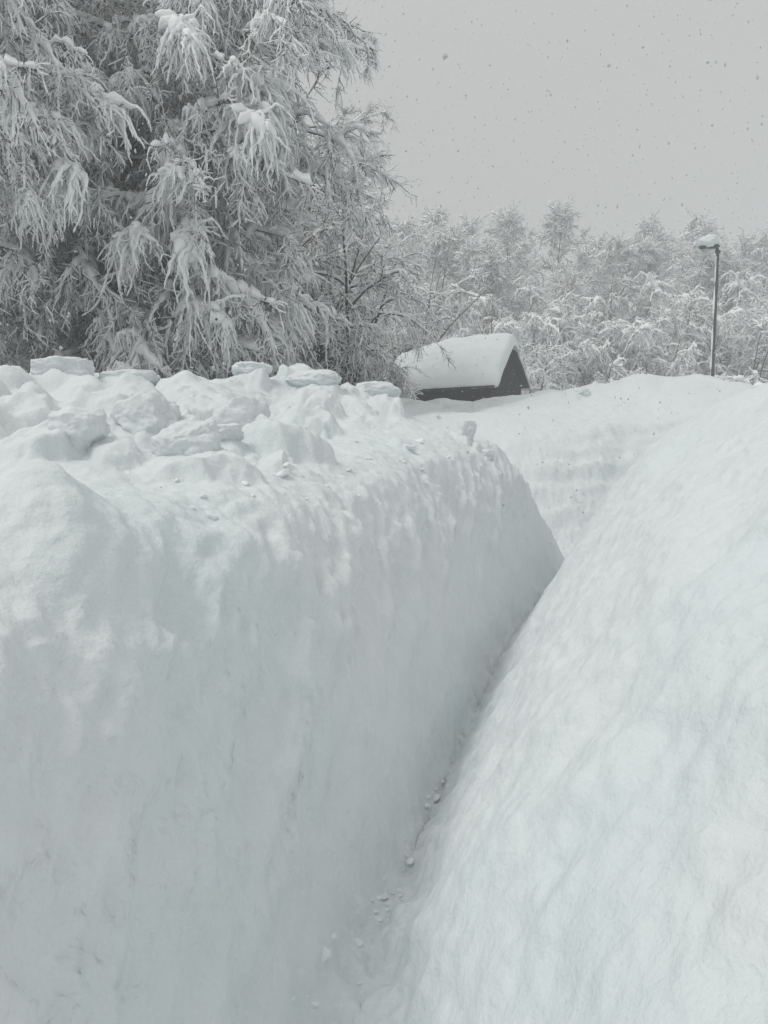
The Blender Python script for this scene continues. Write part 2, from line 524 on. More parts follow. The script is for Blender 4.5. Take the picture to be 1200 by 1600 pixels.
S3 = np.stack([GX, GY, GZ], -1)
N3 = sheet_normals(S3)
gdm, gsm = line_dist(GX, GY, MAIN_S)
gdc, _ = line_dist(GX, GY, CROSS_S)
near_ = 1 - sstep(np.hypot(GX, GY), 9, 14)
wall_ = sstep(-gdm, .08, .25) * (1 - sstep(-gdm, .9, 1.4)) * sstep(gdc, .1, .6)
a_, b_ = gsm * .82 + GZ * .57, -gsm * .57 + GZ * .82          # shovel strokes slant down towards the viewer
dig = .042 * fbm(a_ * 1.8, b_ * 5.0, 3.0, 4, .55) + .020 * pn(a_ * 7, b_ * 16, 7.0) + .020 * np.maximum(pn(a_ * 5, b_ * 22, 1.0), .0) - .03 * np.maximum(pn(a_ * 3.0, b_ * 10, 5.0) - .35, 0) + .008 * pn(a_ * 22, b_ * 34, 2.0)
dig = dig * (1 - .65 * sstep(GZ, 1.05, 1.3))
soft = .012 * fbm(GX * 4.3, GY * 4.3, GZ * 4.3, 3, .45) - .018 * np.maximum(pn(GX * 5 + 9, GY * 5, GZ * 5) - .35, 0) + .0035 * pn(GX * 17, GY * 17, GZ * 17) + .012 * np.maximum(pn(GX * 12, GY * 12 + 5, GZ * 12) - .25, 0)
S3 = S3 + N3 * (near_ * (wall_ * dig + (1 - .6 * wall_) * soft + .0025 * pn(GX * 36, GY * 36, GZ * 36)))[..., None]
V = S3.reshape(-1, 3)
NN = sheet_normals(S3).reshape(-1, 3)
fx, fy = V[F].mean(1)[:, 0], V[F].mean(1)[:, 1]
fdm, _ = line_dist(fx, fy, MAIN_S)
fdc, _ = line_dist(fx, fy, CROSS_S)
fdc = -fdc
fhalf = np.interp(fy, [0, 1.3, 1.9, 2.6, 7], [.17, .14, .09, .02, .02]) + .06
zone = np.where(fdc > 0.1, 3, np.where((np.abs(fdm) < fhalf) | (fdc > -.1), 0, np.where(fdm < 0, 1, 2)))
for zi, nm, lb in ((0, 'snow_path', 'narrow trodden snow floor at the bottom of the shovelled trench'),
                   (1, 'snow_bank_left', 'tall grey shovelled snow wall with a heaped lumpy top'),
                   (2, 'snow_bank_right', 'smooth pale snow slope rising along the trench under the lamp post'),
                   (3, 'snow_field', 'level snow beyond the trench running back to the shed')):
    f = F[zone == zi]
    used, inv = np.unique(f, return_inverse=True)
    me = mesh_np(nm, V[used], inv.reshape(f.shape))
    if len(me.vertices) == len(used):
        me.normals_split_custom_set_from_vertices(NN[used].astype(np.float32))
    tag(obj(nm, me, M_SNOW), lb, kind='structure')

# ------------------------------------------------------------------ lumps of shovelled snow
def block_mesh(name, seed, size, sharp=0.5, lev=3):
    """an irregular broken lump: a box rounded, dented and cut"""
    rng = np.random.RandomState(seed)
    bm = bmesh.new()
    bmesh.ops.create_cube(bm, size=2)
    bmesh.ops.subdivide_edges(bm, edges=bm.edges[:], cuts=2 ** lev - 1, use_grid_fill=True)
    P = np.array([v.co[:] for v in bm.verts])
    sph = P / np.linalg.norm(P, axis=1)[:, None] * 1.15
    P = P * sharp + sph * (1 - sharp)
    for k in range(4):                                   # broken-off corners
        n = rng.choice([-1, 1], 3) * rng.uniform(.3, 1, 3); n /= np.linalg.norm(n)
        d = P @ n - rng.uniform(.85, 1.1)
        P -= np.maximum(d, 0)[:, None] * n * .85
    o = rng.uniform(0, 50, 3)
    nrm = P / np.linalg.norm(P, axis=1)[:, None]
    P += nrm * (.2 * fbm(P[:, 0] * .9 + o[0], P[:, 1] * .9 + o[1], P[:, 2] * .9 + o[2], 2) + .08 * fbm(P[:, 0] * 2.6 + o[1], P[:, 1] * 2.6 + o[2], P[:, 2] * 2.6 + o[0], 5, .62))[:, None]
    P *= np.array(size) / 2
    me = bpy.data.meshes.new(name)
    for v, p in zip(bm.verts, P): v.co = p
    for f in bm.faces: f.smooth = True
    bm.to_mesh(me); bm.free()
    return me


def put_block(p, px, py, size, rz, label, cat, group, seed, sharp=.5, sink=.25, tilt=(0, 0), lev=5):
    size = (size[0] * .66, size[1] * .66, size[2] * .74)
    name = 'snow_block'
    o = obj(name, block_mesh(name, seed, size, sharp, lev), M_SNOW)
    o.location = (p[0], p[1], float(height(p[0], p[1])[0]) + size[2] * (.14 - sink))
    o.rotation_euler = (tilt[0], tilt[1], rz)
    tag(o, label, cat, group)
    return o


for put, pos in zip(BLOCKS, BLOCK_AT):
    put(lambda *a, **k: put_block(pos, *a, **k))

crumb_me = [block_mesh('snow_crumb', 100 + k, (1, .9, .8), .45, 3) for k in range(5)]
rng = np.random.RandomState(4)
CR = [(440, 742, 2.2), (382, 758, 2), (330, 806, 2.6), (318, 776, 1.5), (217, 776, 1.6), (335, 768, 1.2), (448, 728, 1.2), (470, 745, 1.4),
      (410, 752, 1.2), (510, 760, 1.0), (300, 795, 1.2), (250, 762, 1.1), (575, 717, 1.2), (545, 735, 1.0), (640, 700, 1.8), (630, 722, 1.3),
      (600, 690, 1.2), (655, 690, 1.6), (555, 690, 1.2), (520, 715, 1.0), (480, 780, .9), (395, 775, 1.0), (350, 790, 1.1), (275, 752, 1.2),
      (200, 740, 1.3), (180, 755, 1.0), (660, 735, 1.0), (700, 715, 1.2), (560, 775, .8), (430, 770, .9)]
for k, (px, py, sz) in enumerate(CR):
    p = on_snow(px, py)
    o = obj('snow_crumb', crumb_me[k % 5], M_CRUMB)
    sc1 = sz * .017 * p[1] / 3.2
    sc1 *= rng.uniform(.5, 1.5)
    o.scale = (sc1 * rng.uniform(.8, 1.5), sc1 * 1.1, sc1 * .6)
    o.location = (p[0], p[1], float(height(p[0], p[1])[0]) - sc1 * .02)
    o.rotation_euler = tuple(rng.uniform(-.5, .5, 2)) + (rng.uniform(0, 6),)
    tag(o, 'small crumb of snow scattered on the flat top of the bank', 'snow crumb', 'snow crumbs on the bank')
FL = [(545, 1440, 2.2), (515, 1468, 1.8), (585, 1425, 1.6), (500, 1500, 2.2), (560, 1480, 1.6), (470, 1530, 2.0), (530, 1520, 1.4), (600, 1400, 1.3),
      (450, 1560, 2.4), (490, 1570, 1.8), (540, 1565, 2.0), (615, 1390, 1.2), (430, 1585, 1.7), (575, 1455, 1.2), (690, 1226, .9), (705, 1200, .7)]
_r = np.random.RandomState(2)
FL += [(np.interp(y_, [1200, 1390, 1600], [697, 612, 500]) + _r.normal() * np.interp(y_, [1200, 1390, 1600], [3, 10, 55]), y_, _r.uniform(.4, 1.3)) for y_ in _r.uniform(1210, 1598, 44)]
for k, (px, py, sz) in enumerate(FL):
    p = on_snow(px, py)
    o = obj('snow_crumb', crumb_me[(k * 2 + 1) % 5], M_CRUMB)
    sc1 = sz * .012 * p[1] / 2.0
    sc1 *= rng.uniform(.5, 1.5)
    o.scale = (sc1 * rng.uniform(.8, 1.5), sc1 * 1.1, sc1 * .6)
    o.location = (p[0], p[1], float(height(p[0], p[1])[0]) - sc1 * .02)
    o.rotation_euler = tuple(rng.uniform(-.5, .5, 2)) + (rng.uniform(0, 6),)
    tag(o, 'crumb of loose snow lying on the trench floor', 'snow crumb', 'snow crumbs on the trench floor')


# ------------------------------------------------------------------ trees
class Tubes:
    """collects tapered tubes; each entry is (P (m,n,3), R (m,n)); build() links one mesh"""
    def __init__(self, sides): self.s = sides; self.V = []; self.F = []; self.n = 0

    def add(self, P, Rad):
        m, n, _ = P.shape
        if m == 0: return
        T = np.gradient(P, axis=1)
        T /= np.linalg.norm(T, axis=2)[..., None] + 1e-9
        ref = np.where(np.abs(T[..., 2:3]) > .9, np.array([1., 0, 0]), np.array([0, 0, 1.]))
        A = np.cross(T, ref); A /= np.linalg.norm(A, axis=2)[..., None] + 1e-9
        B = np.cross(T, A)
        a = np.arange(self.s) * 2 * math.pi / self.s + .5
        ring = P[:, :, None] + Rad[:, :, None, None] * (np.cos(a)[:, None] * A[:, :, None] + np.sin(a)[:, None] * B[:, :, None])
        base = self.n + (np.arange(m)[:, None, None] * n + np.arange(n - 1)[None, :, None]) * self.s
        k = np.arange(self.s)[None, None]
        k2 = (k + 1) % self.s
        q = np.stack([base + k, base + k2, base + self.s + k2, base + self.s + k], -1).reshape(-1, 4)
        self.V.append(ring.reshape(-1, 3)); self.F.append(q); self.n += m * n * self.s

    def build(self, name, mat, parent):
        me = mesh_np(name, np.vstack(self.V), np.vstack(self.F))
        return obj(name, me, mat, parent)


def unit(v): return v / (np.linalg.norm(v, axis=-1)[..., None] + 1e-9)


def grow(rng, P0, D0, L, n, droop, wig):
    """polylines that start at P0 along D0 and bend towards the ground"""
    m = len(P0)
    P = np.zeros((m, n, 3)); P[:, 0] = P0
    d = unit(D0.copy())
    st = (np.asarray(L) / (n - 1))[:, None] * np.ones((m, 1))
    dr = np.broadcast_to(np.asarray(droop, float), (m,))
    for i in range(1, n):
        d = d + rng.normal(size=(m, 3)) * wig
        d[:, 2] -= dr / (n - 1)
        d = unit(d)
        P[:, i] = P[:, i - 1] + d * st
    return P


def sample(rng, P, Rad, t):
    """points, tangents, radii at parameters t of each line; t (m,k)"""
    m, n, _ = P.shape
    f = t * (n - 1)
    i = np.clip(f.astype(int), 0, n - 2)
    u = (f - i)[..., None]
    r = np.arange(m)[:, None]
    pt = P[r, i] * (1 - u) + P[r, i + 1] * u
    tg = unit(P[r, i + 1] - P[r, i])
    rad = Rad[r, i] * (1 - u[..., 0]) + Rad[r, i + 1] * u[..., 0]
    return pt.reshape(-1, 3), tg.reshape(-1, 3), rad.reshape(-1)


def side_dirs(rng, tg, ang, spread_up=0.0):
    q = rng.normal(size=tg.shape)
    q -= (q * tg).sum(1)[:, None] * tg
    q = unit(q)
    q[:, 2] += spread_up
    q = unit(q)
    a = ang[:, None] if np.ndim(ang) else ang
    return unit(tg * np.cos(a) + q * np.sin(a))


def snow_on(rng, tub, P, Rad, thick, taper=.35, lift=.8, min_flat=.15):
    """a lumpy ridge of snow lying along the upper side of each line, thinner where it hangs steeply"""
    m, n0, _ = P.shape
    if m == 0: return
    n = n0 * 2 - 1
    Pm = np.zeros((m, n, 3)); Pm[:, ::2] = P; Pm[:, 1::2] = (P[:, 1:] + P[:, :-1]) / 2
    Rm = np.zeros((m, n)); Rm[:, ::2] = Rad; Rm[:, 1::2] = (Rad[:, 1:] + Rad[:, :-1]) / 2
    P, Rad = Pm, Rm
    T = unit(np.gradient(P, axis=1))
    flat = np.sqrt(np.clip(1 - T[..., 2] ** 2, 0, 1))
    flat = np.clip(flat, min_flat, 1)
    u = np.linspace(0, 1, n)[None]
    r = np.asarray(thick).reshape(-1, 1) * (1 - (1 - taper) * u) * (.35 + .65 * flat) * rng.uniform(.35, 1.6, (m, n))
    r[:, -1] *= .3
    Q = P.copy()
    Q[..., 2] += Rad * .5 + r * lift * flat
    tub.add(Q, r)


def snowy_tree(name, seed, stems, n_limb, limb_len, limb_el, n_br, br_len, n_tw, tw_len, droop, twig_r, snow_r, zlo, ztop,
               mops=0, mop_bias=None, fine=4, limb_r=.035, limb_az=None, heavy=1.0, mop_len=(.3, .75), snow_share=1.0, br_ang=(.5, 1.1),
               sub=1, sub_len=(.06, .16), white_share=.68, pad=.027, split_sprays=False, spray_n=24, mop_size=(.55, 1.2)):
    """stems: list of (base xyz offset, direction, length, radius). Returns the root Empty at the origin"""
    rng = np.random.RandomState(seed)
    root = empty(name)
    bark, tw, t3, b5 = Tubes(7), Tubes(3), Tubes(3), Tubes(5)
    S0 = np.array([s_[0] for s_ in stems], float); SD = np.array([s_[1] for s_ in stems], float)
    SL = np.array([s_[2] for s_ in stems], float); SR = np.array([s_[3] for s_ in stems], float)
    NS = 13
    SP = grow(rng, S0, SD, SL, NS, [(-.25 if len(s_) < 5 else s_[4]) for s_ in stems], .05)
    SRad = SR[:, None] * (1 - .88 * np.linspace(0, 1, NS)[None] ** .9)
    bark.add(SP, SRad)
    # limbs
    pick = rng.choice(len(stems), n_limb, p=SL / SL.sum())
    t = np.empty(n_limb)
    for k in range(n_limb):
        zz = SP[pick[k], :, 2]
        lo = np.clip((zlo - zz[0]) / max(zz.max() - zz[0], .1), 0, .9)
        t[k] = rng.uniform(lo, .99)
    p0, tg, rd = sample(rng, SP[pick], SRad[pick], t[:, None])
    az = rng.uniform(0, 2 * math.pi, n_limb) if limb_az is None else limb_az(rng, n_limb)
    el = np.interp(p0[:, 2], [zlo, ztop], limb_el) + rng.normal(size=n_limb) * .2
    D = np.stack([np.cos(az) * np.cos(el), np.sin(az) * np.cos(el), np.sin(el)], 1)
    LL = limb_len(p0[:, 2]) * rng.uniform(.6, 1.15, n_limb)
    LP = grow(rng, p0, D, LL, 10, droop[0] * rng.uniform(.4, 1.6, n_limb), .11)
    LR = np.minimum(limb_r, rd * .8)[:, None] * (1 - .8 * np.linspace(0, 1, 10)[None])
    bark.add(LP, LR)
    ok = rng.uniform(size=n_limb) < snow_share
    snow_on(rng, b5, LP[ok], LR[ok], (.042 * heavy) * np.ones(ok.sum()), .6)
    # branches
    tt = rng.uniform(.12, 1, (n_limb, n_br)) ** .8
    p1, tg1, rd1 = sample(rng, LP, LR, tt)
    D1 = side_dirs(rng, tg1, rng.uniform(br_ang[0], br_ang[1], len(p1)), .2)
    B_L = rng.uniform(br_len[0], br_len[1], len(p1)) * (1.15 - .4 * tt.ravel())
    BP = grow(rng, p1, D1, B_L, 6, droop[1] * rng.uniform(.3, 1.7, len(p1)), .16)
    BR = np.minimum(rd1 * .7, limb_r * .4)[:, None] * (1 - .7 * np.linspace(0, 1, 6)[None])
    tw.add(BP, np.maximum(BR, twig_r))
    ok = rng.uniform(size=len(p1)) < snow_share
    snow_on(rng, t3, BP[ok], BR[ok], pad * heavy * rng.uniform(.5, 1.6, ok.sum()), .5)
    # twigs: short and fine, each either bare or coated
    t2 = rng.uniform(.06, 1, (len(BP), n_tw))
    p2, tg2, rd2 = sample(rng, BP, BR, t2)
    D2 = side_dirs(rng, tg2, rng.uniform(.25, 1.1, len(p2)), .05)
    T_L = rng.uniform(tw_len[0], tw_len[1], len(p2))
    TP = grow(rng, p2, D2, T_L, fine, droop[2] * rng.uniform(.1, 1.9, len(p2)), .26)
    white = rng.uniform(size=len(TP)) < white_share * snow_share
    u = np.linspace(0, 1, fine)[None]
    tw.add(TP[~white], twig_r * np.ones(((~white).sum(), 1)) * (1 - .55 * u))
    wr = snow_r * rng.uniform(.5, 1.6, (white.sum(), 1)) * (1 - .6 * u ** 2) * rng.uniform(.6, 1.4, (white.sum(), fine))
    t3.add(TP[white], wr)
    if sub:                                                # the finest spray
        p5, tg5, _ = sample(rng, TP, np.full(TP.shape[:2], twig_r), rng.uniform(.2, 1, (len(TP), sub)))
        D5 = side_dirs(rng, tg5, rng.uniform(.4, 1.2, len(p5)), .05)
        Q5 = grow(rng, p5, D5, rng.uniform(sub_len[0], sub_len[1], len(p5)), 2, .2, .2)
        bare = rng.uniform(size=len(p5)) > white_share * snow_share
        tw.add(Q5[bare], np.full((bare.sum(), 2), twig_r * .75) * np.array([1, .4]))
        w = ~bare
        t3.add(Q5[w], snow_r * .8 * rng.uniform(.5, 1.5, (w.sum(), 1)) * np.array([1, .5]))
    tr = bark.build('trunk', M_BARK, root)
    cr = tw.build('crown', M_TWIG, root)
    # heavy sagging sprays: a lumpy white cap with fingers of snow hanging from it
    if mops:
        w = np.ones(n_limb) if mop_bias is None else mop_bias(LP)
        own = rng.choice(n_limb, mops, p=w / w.sum())
        c, ctg, _ = sample(rng, LP[own], LR[own], rng.uniform(.4, 1, (mops, 1)))
        ctg[:, 2] = np.clip(ctg[:, 2], -.25, .35)
        size = rng.uniform(mop_size[0], mop_size[1], mops)
        n9 = 9
        A = grow(rng, c, ctg + rng.normal(size=c.shape) * .35, size * .85, n9, 1.2, .16)
        u = np.linspace(0, 1, n9)[None]
        Rr = heavy * size[:, None] * (.028 + .034 * np.sin(np.clip(u * 1.05, 0, 1) * math.pi)) * rng.uniform(.5, 1.5, (mops, n9))
        Rr[:, -1] *= .4; Rr[:, 0] *= .5
        A2 = A.copy(); A2[..., 2] += Rr * .7
        A2 += rng.normal(size=A2.shape) * .012
        K = spray_n
        p3, tg3, _ = sample(rng, A, np.full((mops, n9), .01), rng.uniform(.0, 1, (mops, K)))
        D3 = side_dirs(rng, tg3, rng.uniform(.2, 1.3, len(p3)), .0)
        fl = np.repeat(size, K) * rng.uniform(mop_len[0], mop_len[1], len(p3)) * rng.choice([.55, .8, 1.1], len(p3))
        nk = 8
        FP = grow(rng, p3, D3, fl, nk, rng.uniform(1.2, 4.2, len(p3)), .26)
        u6 = np.linspace(0, 1, nk)[None]
        fr = heavy * rng.uniform(.016, .040, len(p3))[:, None] * (1 - .7 * u6) * rng.uniform(.25, 1.7, (len(p3), nk))
        fr[:, -1] *= .5
        FP += rng.normal(size=FP.shape) * .012
        FP[..., 2] += fr * .3
        p4, tg4, _ = sample(rng, FP, fr, rng.uniform(.15, .98, (len(FP), 2)))
        D4 = side_dirs(rng, tg4, rng.uniform(.35, 1.0, len(p4)), -.05)
        GP = grow(rng, p4, D4, rng.uniform(.05, .16, len(p4)) * heavy, 3, rng.uniform(.4, 1.6, len(p4)), .2)
        g = heavy * rng.uniform(.005, .016, len(p4))[:, None] * np.array([1, .8, .3])
        if split_sprays:                                   # each loaded spray is a part of its own
            for k in range(mops):
                t_ = Tubes(3)
                c6 = Tubes(6); c6.add(A2[k:k + 1], Rr[k:k + 1])
                t_.add(FP[k * K:(k + 1) * K], fr[k * K:(k + 1) * K])
                t_.add(GP[k * K * 2:(k + 1) * K * 2], g[k * K * 2:(k + 1) * K * 2])
                join_tubes('snow_spray', [t_, c6], M_TSNOW, cr)['kind'] = 'stuff'
        else:
            t3.add(FP, fr); t3.add(GP, g); b5.add(A2, Rr)
    join_tubes('clinging_snow', [t3, b5], M_TSNOW, cr)['kind'] = 'stuff'
    return root


def join_tubes(name, tubs, mat, parent):
    Vs, Fs, n = [], [], 0
    for t in tubs:
        if not t.n: continue
        Vs.append(np.vstack(t.V)); Fs.append(np.vstack(t.F) + n); n += t.n
    return obj(name, mesh_np(name, np.vstack(Vs), np.vstack(Fs)), mat, parent)


def ground_z(x, y): return float(height(np.array([x]), np.array([y]), False)[0])


def place(root, px, Y, rz=0.0, sc=1.0):
    x = (px - 600) / 1200 * (Y / math.cos(PITCH)) * 1.0
    root.location = (x, Y, ground_z(x, Y) - .1)
    root.rotation_euler = (0, 0, rz)
    root.scale = (sc, sc, sc)
    return root


def facing(r, n):
    """limbs all round, more of them towards the lane where the light is"""
    a = r.uniform(0, 2 * math.pi, n)
    b = -math.pi / 2 + r.normal(size=n) * 1.1
    return np.where(r.uniform(size=n) < .55, b, a)


# limbs and sprays made once, then hung on the near trees piece by piece
def limb_kit(seed, el, length, droop, n_br, n_tw, twig_r, snow_r, white_share, pad, limb_r=.024, tw_len=(.09, .30), br_len=(.35, 1.1)):
    """one limb from the origin along +X with its branches and twigs; returns bark mesh, snow mesh, centre line"""
    rng = np.random.RandomState(seed)
    bark, tw, sn, sn5 = Tubes(6), Tubes(3), Tubes(3), Tubes(5)
    LP = grow(rng, np.zeros((1, 3)), np.array([[math.cos(el), 0, math.sin(el)]]), np.array([length]), 12, droop[0], .10)
    LR = limb_r * (1 - .8 * np.linspace(0, 1, 12)[None])
    bark.add(LP, LR)
    snow_on(rng, sn5, LP, LR, np.array([.05]), .6)
    tt = rng.uniform(.10, 1, (1, n_br)) ** .85
    p1, tg1, rd1 = sample(rng, LP, LR, tt)
    D1 = side_dirs(rng, tg1, rng.uniform(.4, 1.1, n_br), .15)
    BP = grow(rng, p1, D1, rng.uniform(br_len[0], br_len[1], n_br) * (1.2 - .45 * tt.ravel()), 7, droop[1] * rng.uniform(.3, 1.7, n_br), .16)
    BR = np.maximum(rd1 * .55, .005)[:, None] * (1 - .7 * np.linspace(0, 1, 7)[None])
    tw.add(BP, BR)
    snow_on(rng, sn, BP, BR, pad * rng.uniform(.4, 1.6, n_br), .5)
    p2, tg2, _ = sample(rng, BP, BR, rng.uniform(.05, 1, (n_br, n_tw)))
    D2 = side_dirs(rng, tg2, rng.uniform(.25, 1.1, len(p2)), .05)
    TP = grow(rng, p2, D2, rng.uniform(tw_len[0], tw_len[1], len(p2)), 4, droop[2] * rng.uniform(.1, 1.9, len(p2)), .22)
    w = rng.uniform(size=len(TP)) < white_share
    u = np.linspace(0, 1, 4)[None]
    tw.add(TP[~w], twig_r * (1 - .55 * u) * np.ones(((~w).sum(), 1)))
    sn.add(TP[w], snow_r * rng.uniform(.5, 1.6, (w.sum(), 1)) * (1 - .6 * u ** 2) * rng.uniform(.5, 1.5, (w.sum(), 4)))
    p5, tg5, _ = sample(rng, TP, np.full(TP.shape[:2], twig_r), rng.uniform(.15, 1, (len(TP), 2)))
    Q5 = grow(rng, p5, side_dirs(rng, tg5, rng.uniform(.4, 1.2, len(p5)), .05), rng.uniform(.05, .16, len(p5)), 2, .2, .2)
    w = rng.uniform(size=len(p5)) < white_share
    tw.add(Q5[~w], twig_r * .75 * np.array([1, .4]) * np.ones(((~w).sum(), 1)))
    sn.add(Q5[w], snow_r * .8 * rng.uniform(.5, 1.5, (w.sum(), 1)) * np.array([1, .5]))

    def both(nm, tubs, mat):
        Vs, Fs, n = [], [], 0
        for t in tubs:
            Vs.append(np.vstack(t.V)); Fs.append(np.vstack(t.F) + n); n += t.n
        me = mesh_np(nm, np.vstack(Vs), np.vstack(Fs)); me.materials.append(mat)
        return me
    return both('limb', [bark, tw], M_TWIG), both('clinging_snow', [sn, sn5], M_TSNOW), LP[0]


def spray_kit(seed, size, K=58):
    """a sagging spray: a pillow of snow on a bent branch with a curtain of knobbly white strands below it"""
    rng = np.random.RandomState(seed)
    t5, t8, t3 = Tubes(5), Tubes(8), Tubes(3)
    A = grow(rng, np.zeros((1, 3)), np.array([[1, 0, .30]]), np.array([size * .85]), 9, 1.35, .12)
    n = 12                                                     # the pillow: a few fat overlapping rolls
    starts = sample(rng, A, np.full((1, 9), .01), rng.uniform(0, .85, (1, n)))[0] + rng.normal(size=(n, 3)) * np.array([.03, .06, .015]) * size
    Dp = unit(np.stack([rng.uniform(.4, 1, n), rng.normal(size=n) * .7, rng.uniform(-.5, .1, n)], 1))
    PP = grow(rng, starts, Dp, size * rng.uniform(.18, .42, n), 7, 1.3, .2)
    u = np.linspace(0, 1, 7)[None]
    t8.add(PP, size * rng.uniform(.05, .10, n)[:, None] * np.sqrt(np.clip(1.02 - (2 * u - 1) ** 2, .04, 1)) * rng.uniform(.75, 1.25, (n, 7)))
    p3, tg3, _ = sample(rng, A, np.full((1, 9), .01), rng.uniform(0, 1, (1, K)))
    p3 = p3 + rng.normal(size=p3.shape) * np.array([.02, .07, .01]) * size
    side = np.where(rng.uniform(size=K) < .5, -1, 1)
    D3 = unit(np.stack([rng.uniform(.0, .9, K), side * rng.uniform(.1, .9, K), rng.uniform(-.6, .2, K)], 1))
    nk = 11
    FP = grow(rng, p3, D3, size * rng.choice([.25, .4, .6, .95], K) * rng.uniform(.8, 1.15, K), nk, rng.uniform(2.0, 6.0, K), .26)
    uk = np.linspace(0, 1, nk)[None]
    fr = size * rng.uniform(.024, .058, K)[:, None] * (1 - .8 * uk ** .8) * rng.uniform(.55, 1.4, (K, nk))
    fr[:, -1] *= .4
    FP = FP + rng.normal(size=FP.shape) * .007
    t5.add(FP, fr)
    p4, tg4, _ = sample(rng, FP, fr, rng.uniform(.1, .98, (K, 3)))
    GP = grow(rng, p4, side_dirs(rng, tg4, rng.uniform(.3, .9, len(p4)), -.1), size * rng.uniform(.05, .2, len(p4)), 4, rng.uniform(.5, 2.0, len(p4)), .2)
    t3.add(GP, size * rng.uniform(.008, .022, len(p4))[:, None] * np.array([1, .9, .7, .3]) * rng.uniform(.7, 1.3, (len(p4), 4)))
    Vs, Fs, n0 = [], [], 0
    for t in (t5, t8, t3):
        Vs.append(np.vstack(t.V)); Fs.append(np.vstack(t.F) + n0); n0 += t.n
    me = mesh_np('snow_spray', np.vstack(Vs), np.vstack(Fs))
    me.materials.append(M_TSNOW)
    return me


LIMBS_LOW = [limb_kit(200 + k, .15 + .1 * (k % 4), 2.4, (.9 + .12 * (k % 3), 1.2, .9), 16, 22, .0056, .0120, .72, .050) for k in range(8)]
LIMBS_TOP = [limb_kit(230 + k, .6 + .12 * (k % 3), 2.0, (.3, .5, .3), 15, 20, .0055, .0090, .58, .030) for k in range(5)]
LIMBS_DIM = [limb_kit(260 + k, .25 + .15 * (k % 3), 2.4, (.7, .9, .6), 14, 18, .0066, .0110, .62, .032) for k in range(4)]
SPRAYS = [spray_kit(300 + k, .75 + .06 * (k % 6)) for k in range(16)]


def near_tree(name, seed, stems, n_limb, zlo, ztop, length, az_fn, n_spray, spray_w, low, top, zsplit):
    rng = np.random.RandomState(seed)
    root = empty(name)
    bark = Tubes(9)
    SP = grow(rng, np.array([q[0] for q in stems], float), np.array([q[1] for q in stems], float), np.array([q[2] for q in stems], float), 15, -.2, .05)
    SR = np.array([q[3] for q in stems])[:, None] * (1 - .88 * np.linspace(0, 1, 15)[None] ** .9)
    bark.add(SP, SR)
    bark.build('trunk', M_BARK, root)
    az = az_fn(rng, n_limb)
    ends = []
    for k in range(n_limb):
        si = rng.randint(len(stems))
        zz = SP[si, :, 2]
        f = rng.uniform(max(0., (zlo - zz[0]) / (zz[-1] - zz[0])), .99)
        z_ = zz[0] + f * (zz[-1] - zz[0])
        p = np.array([np.interp(z_, zz, SP[si, :, c]) for c in range(3)])
        kit = (top if z_ + rng.normal() * .7 > zsplit else low)
        bm_, sm_, line = kit[rng.randint(len(kit))]
        sc1 = length(z_) / 2.3 * rng.uniform(.7, 1.15)
        rz, rt = az[k], rng.normal() * .16
        sy = sc1 * (1 if rng.uniform() < .5 else -1)
        o = obj('limb', bm_, None, root)
        o.location = p; o.rotation_euler = (rng.normal() * .1, rt, rz); o.scale = (sc1, sc1 * .95, sc1)
        c = obj('clinging_snow', sm_, None, o)
        c['kind'] = 'stuff'
        q = line * sc1
        ca, sa = math.cos(rz), math.sin(rz)
        q = np.stack([q[:, 0] * math.cos(rt) + q[:, 2] * math.sin(rt), q[:, 1], -q[:, 0] * math.sin(rt) + q[:, 2] * math.cos(rt)], 1)
        q = np.stack([q[:, 0] * ca - q[:, 1] * sa, q[:, 0] * sa + q[:, 1] * ca, q[:, 2]], 1) + p
        ends.append((q, rz))
    E = np.array([e[0] for e in ends])
    w = spray_w(E)
    own = rng.choice(n_limb, n_spray, p=w / w.sum())
    for k in own:
        t_ = rng.randint(5, 12)
        o = obj('snow_spray', SPRAYS[rng.randint(len(SPRAYS))], None, root)
        o.location = E[k, t_] + np.array([0, 0, -.02]) + rng.normal(size=3) * .05
        o.rotation_euler = (rng.normal() * .2, rng.normal() * .2, ends[k][1] + rng.normal() * .6)
        sz = rng.choice([.38, .5, .66, .85])
        o.scale = (sz, sz, sz)
        o['kind'] = 'stuff'
    return root


def spray_w_big(E):
    e = E[:, 8]
    return np.exp(-.75 * e[:, 1]) * np.clip(1.2 - .4 * np.maximum(e[:, 0] - 1.4, 0), .15, 1.2) * np.clip((10 - e[:, 2]) / 2, .1, 1)


big = near_tree('snowy_tree', 3,
                [((-.1, 0, 0), (.02, -.02, 1), 10.2, .13), ((.15, .1, 0), (.11, .03, 1), 9.6, .11), ((-.2, .1, 0), (-.17, .05, 1), 9.4, .11),
                 ((.2, -.1, 0), (.22, -.08, 1), 8.2, .10), ((0, -.15, 0), (-.05, -.22, 1), 8.2, .10), ((-.3, 0, 0), (-.36, -.06, 1), 8.0, .10)],
                250, .2, 9.5, lambda z: np.interp(z, [.3, 2, 4, 6, 8, 10], [2.6, 2.9, 2.6, 2.2, 1.35, .8]), facing, 300, spray_w_big, LIMBS_LOW, LIMBS_TOP, 6.9)
place(big, 245, 13.2)
tag(big, 'huge drooping tree loaded with snow, filling the sky above the heaped bank', 'tree')

